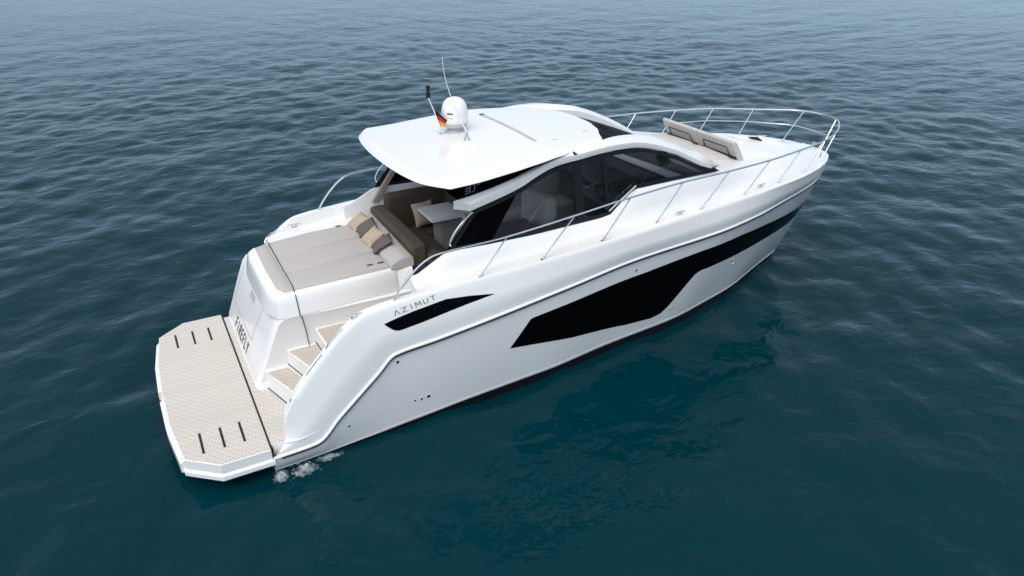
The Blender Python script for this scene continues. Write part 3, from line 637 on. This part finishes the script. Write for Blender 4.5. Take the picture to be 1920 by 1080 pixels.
# ---- windscreen between the arches, and wiper
m = MB(); XS = [5.80, 6.1, 6.5, 6.9, 7.3, 7.7, 8.1, 8.45]; ZS = [3.70, 3.655, 3.56, 3.44, 3.29, 3.12, 2.93, 2.765]
rows = [[(x + .10 * (1 - f * f), 1.15 * f, float(pchip(XS, ZS, x)[0]) - .02 + .01 * (1 - f * f)) for f in np.linspace(-1, 1, 17)] for x in np.linspace(5.8, 8.35, 24)]
m.grid(rows); m.build('windscreen', M['shield'], yacht, smooth=60)
m = MB(); m.box(8.30, 8.55, -1.15, 1.15, 2.70, 2.775); m.build('windscreen_sill', M['gel'], yacht, bevel=.02)
m = MB(); m.tube([(8.36, -.62, 2.80), (8.20, -.50, 2.86), (8.02, -.30, 2.935)], .012, 6); m.tube([(8.05, -.56, 2.93), (8.0, -.02, 2.94)], .009, 6); m.box(8.30, 8.42, -.70, -.56, 2.76, 2.83); m.build('wiper', M['blackm'], yacht)

# ---- things seen through the glass
CAB = empty('saloon_interior'); CAB.parent = yacht
bx('helm_seat', M['cush'], CAB, 4.78, 5.02, -1.20, -.35, 1.5, 2.86, bev=.08)
bx('helm_seat', M['cabin'], CAB, 5.02, 5.50, -1.18, -.40, 1.6, 2.05, bev=.06)
bx('galley_unit', M['mauve'], CAB, 3.95, 4.65, -1.45, -.75, 1.3, 2.45, bev=.02)
bx('galley_unit', M['cabin'], CAB, 3.50, 3.60, -1.2, -.8, 1.3, 2.75, bev=.02)
bx('saloon_sofa', M['cush'], CAB, 4.9, 6.6, .55, 1.40, 1.3, 1.95, bev=.06)
bx('saloon_sofa_back', M['cush'], CAB, 4.9, 6.6, 1.22, 1.42, 1.9, 2.5, bev=.05)
bx('helm_console', M['blackm'], CAB, 6.0, 7.4, -1.45, -.25, 1.4, 2.62, bev=.12)
bx('helm_panel', M['cabin'], CAB, 5.35, 5.75, -1.40, -.80, 1.4, 2.35, bev=.03)
m = MB(); m.grid([[(x, y, float(np.interp(x, [6.35, 6.7, 7.2, 7.7, 8.3], [2.5, 2.86, 2.855, 2.80, 2.70]))) for y in (-1.42, -.7, 0, .7, 1.42)] for x in (6.35, 6.5, 6.7, 7.0, 7.3, 7.7, 8.3)]); m.build('dashboard', M['blackm'], CAB, solid=.02)
m = MB(); m.prism([(7.16, -1.42, 2.875), (7.42, -1.42, 2.875), (7.20, .55, 2.875), (7.05, .55, 2.875)], [(7.16, -1.42, 2.91), (7.42, -1.42, 2.91), (7.20, .55, 2.91), (7.05, .55, 2.91)]); m.build('dash_trim', M['gel'], CAB, bevel=.006)
m = MB(); m.prism([(6.60, .45, 2.875), (7.06, .45, 2.875), (7.06, .55, 2.875), (6.60, .55, 2.875)], [(6.60, .45, 2.91), (7.06, .45, 2.91), (7.06, .55, 2.91), (6.60, .55, 2.91)]); m.build('dash_trim', M['gel'], CAB, bevel=.006)
m = MB(); cw = Vector((6.15, -.85, 2.78)); nW = Vector((-.75, 0, .66)).normalized(); e1 = Vector((0, 1, 0)); e2 = nW.cross(e1)
m.tube([cw + .2 * (e1 * math.cos(a) + e2 * math.sin(a)) for a in np.linspace(0, 2 * math.pi, 33)], .016, 8, cap=False)
for a in (.5, 2.6, 4.71): m.tube([cw - nW * .05, cw + .2 * (e1 * math.cos(a) + e2 * math.sin(a))], .012, 6)
m.build('steering_wheel', M['blackm'], CAB)
m = MB(); m.prism([(3.05, 1.50, 1.305), (3.05, -1.5, 1.305), (7.4, -1.45, 1.305), (7.4, 1.45, 1.305)], [(3.05, 1.50, 1.312), (3.05, -1.5, 1.312), (7.4, -1.45, 1.312), (7.4, 1.45, 1.312)]); m.build('saloon_floor', M['wood'], CAB, smooth=0)
bx('forward_bulkhead', M['cabin'], CAB, 7.45, 7.55, -1.45, 1.45, 1.3, 2.7, bev=.01)

# ---- foredeck lounge: two folding backrests, pads either side
def ft(x, y):   # foredeck height
    wy = np.interp(x, WX, WYv); wz = np.interp(x, WX, WZ); f = min(1, abs(y) / wy); return wz + .05 * (1 - f * f)
FD = empty('foredeck_lounge'); FD.parent = yacht
for a, b in ((-1.02, -.006), (.006, 1.0)):
    t = 8.93; L0 = 2.80; m = MB()
    # thick padded panel leaning a little forward
    pr = [(9.07, 2.80), (9.035, 2.84), (8.865, 3.13), (8.845, 3.18), (8.875, 3.205), (8.925, 3.195), (8.975, 3.13), (9.15, 2.87), (9.17, 2.80)]
    ys = np.linspace(a, b, 9); m.grid([[(x, y, z) for x, z in pr] for y in ys], closed=True); m.poly([(x, a, z) for x, z in pr], True); m.poly([(x, b, z) for x, z in pr])
    bk = m.build('lounge_backrest', M['cushf'], FD, bevel=.02)
    m = MB(); y0, y1 = a + .22, b - .16
    m.tube([(9.03, y0 - .02, 2.825), (8.905, y0, 3.045), (8.905, y1, 3.045), (9.03, y1 + .02, 2.825)], .0075, 6); m.build('hinge_frame', M['blackm'], bk)
    m = MB(); g1 = [[(x, a * .98 + (b - a) * .98 * f) for f in np.linspace(0, 1, 9)] for x in np.linspace(8.44, 8.97, 8)]
    m.grid([[(x, y, ft(x, y) + (.045 if 0 < i < 7 and 0 < j < 8 else -.01)) for j, (x, y) in enumerate(q)] for i, q in enumerate(g1)]); m.build('seat_pad', M['cushf'], FD, smooth=60)
    m = MB(); g1 = [[(x, (a + (b - a) * f) * np.interp(x, [9.1, 10.4], [.95, .78]), 0) for f in np.linspace(0, 1, 9)] for x in np.linspace(9.12, 10.4, 12)]
    g1 = [[(x, y, ft(x, y) + (.035 if 0 < i < 11 and 0 < j < 8 else .0)) for j, (x, y, z) in enumerate(q)] for i, q in enumerate(g1)]
    m.grid(g1); m.build('lounge_pad', M['gel_grip'], FD, smooth=60)
    m = MB(); m.tube([(9.01, a + .04, 2.868), (9.01, b - .04, 2.868)], .022, 6); m.build('gap_shadow_bar', M['seam'], FD)  # dark strip standing in for the shadow in the gap under the backrest
# bow hatch recess and anchor gear
def dz2(x, y): 
    wy = np.interp(x, WX, WYv); dy = np.interp(x, DX, DYv); wz = np.interp(x, WX, WZ); gz = np.interp(x, [g[0] for g in GUN], [g[2] for g in GUN])
    f = abs(y)
    if f <= wy: return wz + .05 * (1 - (f / wy) ** 2)
    return wz + (gz - wz) * min(1, (f - wy) / max(.01, dy - wy))
q = [(10.62, .70, .008), (10.80, .10, .004), (11.24, -.20, .008), (11.18, .18, .075), (10.97, .50, .075)]
m = MB(); m.prism([(x, y, dz2(x, y) - .03) for x, y, h in q], [(x, y, dz2(x, y) + h) for x, y, h in q]); m.build('bow_hatch', M['gel'], yacht, bevel=.004)
q = [(10.74, .44, .0), (10.83, .16, .0), (11.17, -.08, .0), (11.13, .15, .0), (10.97, .40, .0)]
# dark pane lying on the sloping lid
A3 = [Vector((x, y, dz2(x, y) + h)) for x, y, h in ((10.80, .10, .004), (11.24, -.20, .008), (10.97, .50, .075))]; N3 = (A3[1] - A3[0]).cross(A3[2] - A3[0]).normalized()
if N3.z < 0: N3 = -N3
pl = lambda x, y, o: (x + N3.x * o, y + N3.y * o, A3[0].z - (N3.x * (x - A3[0].x) + N3.y * (y - A3[0].y)) / N3.z + N3.z * o)
m = MB(); m.prism([pl(x, y, -.004) for x, y, h in q], [pl(x, y, .006) for x, y, h in q]); m.build('hatch_window', M['black'], yacht, bevel=.002)
m = MB(); m.box(11.86, 12.10, -.12, .12, 2.38, 2.47); m.build('anchor_locker', M['gel'], yacht, bevel=.03)
m = MB(); m.box(12.05, 12.40, -.05, .05, 2.39, 2.43); m.tube([(12.36, -.07, 2.43), (12.36, .07, 2.43)], .035, 10); m.build('bow_roller', M['chrome'], yacht, bevel=.006)

# ---- cleats
_gl = line(GUN, TS)
def gz(x): return float(np.interp(x, _gl[:, 0], _gl[:, 2]))
def gy(x): return float(np.interp(x, _gl[:, 0], _gl[:, 1]))
def cleat(x, y, z, rz_):
    m = MB(); m.tube([(-.03, 0, 0), (-.03, 0, .05)], [.016, .012], 8); m.tube([(.03, 0, 0), (.03, 0, .05)], [.016, .012], 8); m.tube([(-.11, 0, .055), (-.05, 0, .052), (.05, 0, .052), (.11, 0, .055)], [.009, .014, .014, .009], 8)
    m.box(-.05, .05, -.018, .018, 0, .008)
    o = m.build('mooring_cleat', M['chrome'], yacht); o.location = (x, y, z); o.rotation_euler = (0, 0, rz_)
for s in (1, -1):
    cleat(1.36, -1.945, gz(1.36), 0) if s > 0 else cleat(1.42, 1.66, 2.03, 0); cleat(6.95, -s * (gy(6.95) - .13), gz(6.95), s * .05); cleat(8.95, -s * (gy(8.95) - .16), gz(8.95), s * .14); cleat(11.55, -s * .80, 2.47, s * .5)
    m = MB(); m.tube(smoothline([(.93, -s * 1.95, gz(.93)), (.98, -s * 1.95, gz(.98) + .035), (1.12, -s * 1.95, gz(1.12) + .035), (1.18, -s * 1.95, gz(1.18))], 4), .012, 8); m.tube([(.93, -s * 1.935, gz(.93) + .002), (1.18, -s * 1.935, gz(1.18) + .002)], .012, 6); m.build('fairlead', M['chrome'], yacht)
    m = MB(); m.tube([(x, -s * 1.955, gz(x) + .001) for x in np.linspace(.62, .86, 6)], .007, 6); m.build('wing_groove', M['seam'], DECK)
    m = MB(); m.tube([(.37, -s * 1.96, gz(.37) - .01), (.36, -s * 1.96, gz(.37) + .006)], .022, 10); m.build('deck_filler', M['chrome'], DECK)

# ---- guard rail with stanchions
RT = [(1.93, 1.94, 2.16), (2.02, 1.945, 2.30), (2.20, 1.955, 2.50), (2.42, 1.965, 2.665), (2.70, 1.975, 2.735), (3.66, 1.99, 2.77), (4.79, 2.01, 2.885), (5.80, 2.03, 3.005), (6.86, 1.99, 3.065), (7.85, 1.98, 3.09), (8.87, 1.89, 3.10), (9.82, 1.71, 3.10), (10.68, 1.48, 3.085), (11.50, 1.10, 3.055), (12.05, .72, 3.06), (12.32, .42, 3.065), (12.42, 0, 3.065)]
pts = RT + [(x, -y, z) for x, y, z in RT[-2::-1]]
m = MB(); m.tube([(p[0], -p[1], p[2]) for p in smoothline(pts, 8)], .0165, 8); RAIL = m.build('guard_rail', M['chrome'], yacht)
ST = [((3.22, 2.0, 2.245), (3.66, 1.99, 2.77)), ((4.24, 2.02, 2.295), (4.79, 2.01, 2.885)), ((5.34, 2.0, 2.36), (5.80, 2.03, 3.005)), ((6.42, 1.94, 2.41), (6.86, 1.99, 3.065)), ((7.38, 1.92, 2.48), (7.85, 1.98, 3.09)), ((8.42, 1.83, 2.51), (8.87, 1.89, 3.10)), ((9.40, 1.69, 2.54), (9.82, 1.71, 3.10)), ((10.30, 1.48, 2.54), (10.68, 1.48, 3.085)), ((11.17, 1.12, 2.50), (11.50, 1.10, 3.055)), ((11.88, .50, 2.43), (12.32, .42, 3.065))]
for s in (1, -1):
    for a, b in ST:
        m = MB(); A = Vector((a[0], -s * a[1], a[2])); Bv = Vector((b[0], -s * b[1], b[2])); d = (Bv - A).normalized()
        m.tube([A, Bv], .0115, 8); m.tube([A - d * .005, A + d * .07], .0165, 8); m.box(A.x - .03, A.x + .03, A.y - .025, A.y + .025, A.z - .006, A.z + .012)
        m.build('stanchion', M['chrome'], RAIL)
MR = [(10.12, 1.545, 2.84), (10.50, 1.47, 2.835), (11.34, 1.11, 2.80), (11.80, .80, 2.77), (12.10, .47, 2.765), (12.18, 0, 2.76)]
m = MB(); m.tube([(p[0], -p[1], p[2]) for p in smoothline([(x, -y, z) for x, y, z in [(9.62, 1.70, 2.835)] + MR[:-1]] + [(12.18, 0, 2.76), (12.09, .47, 2.765), (11.82, .78, 2.775), (11.33, 1.11, 2.785)], 8)], .010, 8); m.build('middle_rail', M['chrome'], RAIL)
# small stern handle on the port quarter
m = MB(); m.tube(smoothline([(.86, 1.50, 1.92), (.91, 1.53, 1.985), (1.02, 1.60, 2.04), (1.06, 1.62, 2.02)], 5), .010, 8); m.build('stern_handle', M['chrome'], yacht)

# ---- satellite dome, flag and aerial on the hardtop
x0, y0 = 3.92, .27; z0 = rz(x0, y0)
m = MB(); m.lathe([(.0, -.01), (.15, -.01), (.145, .02), (.12, .05), (.15, .085), (.195, .10), (.205, .13), (.207, .16)], (x0, y0, z0)); DOME = m.build('satellite_dome', M['grey'], ROOF, smooth=40)
m = MB(); m.lathe([(.207, .155), (.213, .16), (.215, .22), (.215, .30), (.206, .38), (.188, .44), (.158, .492), (.115, .528), (.06, .548), (.0, .554)], (x0, y0, z0), 32); m.build('dome_cover', M['gel'], DOME, smooth=60)
m = MB()
for h, tk, mm in ((.315, .022, M['text']), (.25, .010, M['grey'])):
    m = MB(); m.grid([[(x0 + (.2165 if h < .3 else .2155) * math.cos(3.7 + k * .09), y0 + (.2165 if h < .3 else .2155) * math.sin(3.7 + k * .09), z0 + h + q) for q in (0, tk)] for k in range(6)])
    m.build('dome_mark', mm, DOME, smooth=0)
xf, yf = 3.72, .30; zf = rz(xf, yf)
A = Vector((xf, yf, zf)); T_ = Vector((3.47, .24, 4.33)); d = T_ - A
m = MB(); m.tube([A, T_], .010, 8); m.box(xf - .07, xf + .07, yf - .05, yf + .05, zf - .01, zf + .015); FS = m.build('flag_staff', M['chrome'], ROOF)
m = MB(); m.lathe([(0, 0), (.035, 0), (.035, .09), (.022, .10), (.022, .13), (.036, .14), (.036, .175), (.02, .19), (0, .19)], tuple(T_), 14); m.build('mast_light', M['blackm'], FS, smooth=40)
m = MB(); fl0 = A + d * .22; fl1 = A + d * .66; rows = []
nU, nV = 10, 12
for i in range(nU + 1):
    u = i / nU; row = []
    for j in range(nV + 1):
        v = j / nV; base = fl1 + (fl0 - fl1) * v
        drop = u * .30
        p = base + Vector((.27 * u + .02 * math.sin(8 * u + 3 * v), -.15 * u + .03 * math.sin(9 * u + 2 * v), -drop * (.75 - .55 * v)))
        row.append(p)
    rows.append(row)
for k, (a, b) in enumerate(((0, 4), (4, 8), (8, 12))):
    m.cur = k; m.grid([r[a:b + 1] for r in rows])
m.build('flag', [M['fblack'], M['red'], M['gold']], FS, smooth=60, solid=.003)
xa, ya = 3.87, -.28; za = rz(xa, ya)
m = MB(); m.lathe([(0, 0), (.05, 0), (.05, .012), (.022, .02), (.02, .12), (.012, .14), (0, .14)], (xa, ya, za), 12); m.tube([(xa - .05, ya, za), (xa, ya + .01, za + .12), (xa + .04, ya - .04, za)], .008, 6); AN = m.build('aerial_mount', M['chrome'], ROOF)
m = MB(); m.tube(smoothline([(xa, ya, za + .12), (3.74, ya + .02, 4.15), (3.60, ya, 4.50), (3.53, ya, 4.78), (3.51, ya, 5.03)], 5), [.011 - .008 * k / 20 for k in range(21)], 6); m.build('whip_aerial', M['gel'], AN)

# ---- cooling water splash at the stern quarter: foam that nobody could count
random.seed(5)
def foam_mat():
    m = bpy.data.materials.new('foam'); m.use_nodes = True; n = m.node_tree; b = n.nodes['Principled BSDF']
    b.inputs['Base Color'].default_value = (.55, .60, .62, 1); b.inputs['Roughness'].default_value = .35
    tc = n.nodes.new('ShaderNodeTexCoord'); mp = n.nodes.new('ShaderNodeMapping'); n.links.new(tc.outputs['Object'], mp.inputs[0])
    t = n.nodes.new('ShaderNodeTexNoise'); t.inputs['Scale'].default_value = 9; t.inputs['Detail'].default_value = 9; t.inputs['Roughness'].default_value = .68; t.inputs['Distortion'].default_value = 1.6
    n.links.new(mp.outputs[0], t.inputs['Vector'])
    at_ = n.nodes.new('ShaderNodeAttribute'); at_.attribute_name = 'thin'
    ad = n.nodes.new('ShaderNodeMath'); ad.operation = 'SUBTRACT'; n.links.new(t.outputs[0], ad.inputs[0]); n.links.new(at_.outputs['Fac'], ad.inputs[1])
    mr = n.nodes.new('ShaderNodeMapRange'); mr.inputs[1].default_value = .0; mr.inputs[2].default_value = .34; mr.inputs[4].default_value = .68; n.links.new(ad.outputs[0], mr.inputs[0]); n.links.new(mr.outputs[0], b.inputs['Alpha'])
    return m
M['foam'] = foam_mat()
def foam(name, c, sx, sy, h, label, drops):
    n = 40; m = MB(); rows = []; thin = []
    rs = np.random.RandomState(int(abs(c[0]) * 100) + 3); ph = rs.uniform(0, 6.28, 12)
    for i in range(n + 1):
        row = []
        for j in range(n + 1):
            u = i / n * 2 - 1; v = j / n * 2 - 1; r = math.hypot(u, v)
            z = h * math.exp(-4 * r * r) * (.6 + .4 * math.sin(9 * u + ph[0]) * math.sin(8 * v + ph[1])) + .045
            row.append((c[0] + sx * u, c[1] + sy * v, z)); thin.append(.22 + .44 * r ** 1.3)
        rows.append(row)
    m.grid(rows)
    for _ in range(drops):
        r = abs(random.gauss(0, .45)); a = random.uniform(0, 6.28)
        p = Vector((c[0] + sx * r * math.cos(a), c[1] + sy * r * math.sin(a), .05 + abs(random.gauss(0, .5)) * h * math.exp(-r * r)))
        s = random.uniform(.0025, .007); t = Vector((random.uniform(-1, 1), random.uniform(-1, 1), random.uniform(-.2, .8))).normalized() * s * random.uniform(.8, 3); q = t.orthogonal().normalized() * s; nn = t.cross(q).normalized() * s
        m.add([p - t, p + q, p + nn, p - q, p - nn, p + t], [(0, 1, 2), (0, 2, 3), (0, 3, 4), (0, 4, 1), (5, 2, 1), (5, 3, 2), (5, 4, 3), (5, 1, 4)]); thin += [-.2] * 6
    o = m.build(name, M['foam'], None, smooth=180, fix=False); A_ = o.data.attributes.new('thin', 'FLOAT', 'POINT'); A_.data.foreach_set('value', thin)
    tag(o, label, None, None, 'stuff'); return o
foam('water_splash', (.36, -2.24, 0), .26, .17, .13, 'white foamy splash on the water beside the stern quarter of the yacht', 110)
foam('water_splash', (.04, -2.20, 0), .15, .18, .07, 'small pale splash on the water under the gap of the swim platform', 50)
foam('water_splash', (.72, -2.13, 0), .26, .10, .03, 'thin trail of spray on the water along the hull forward of the stern splash', 20)
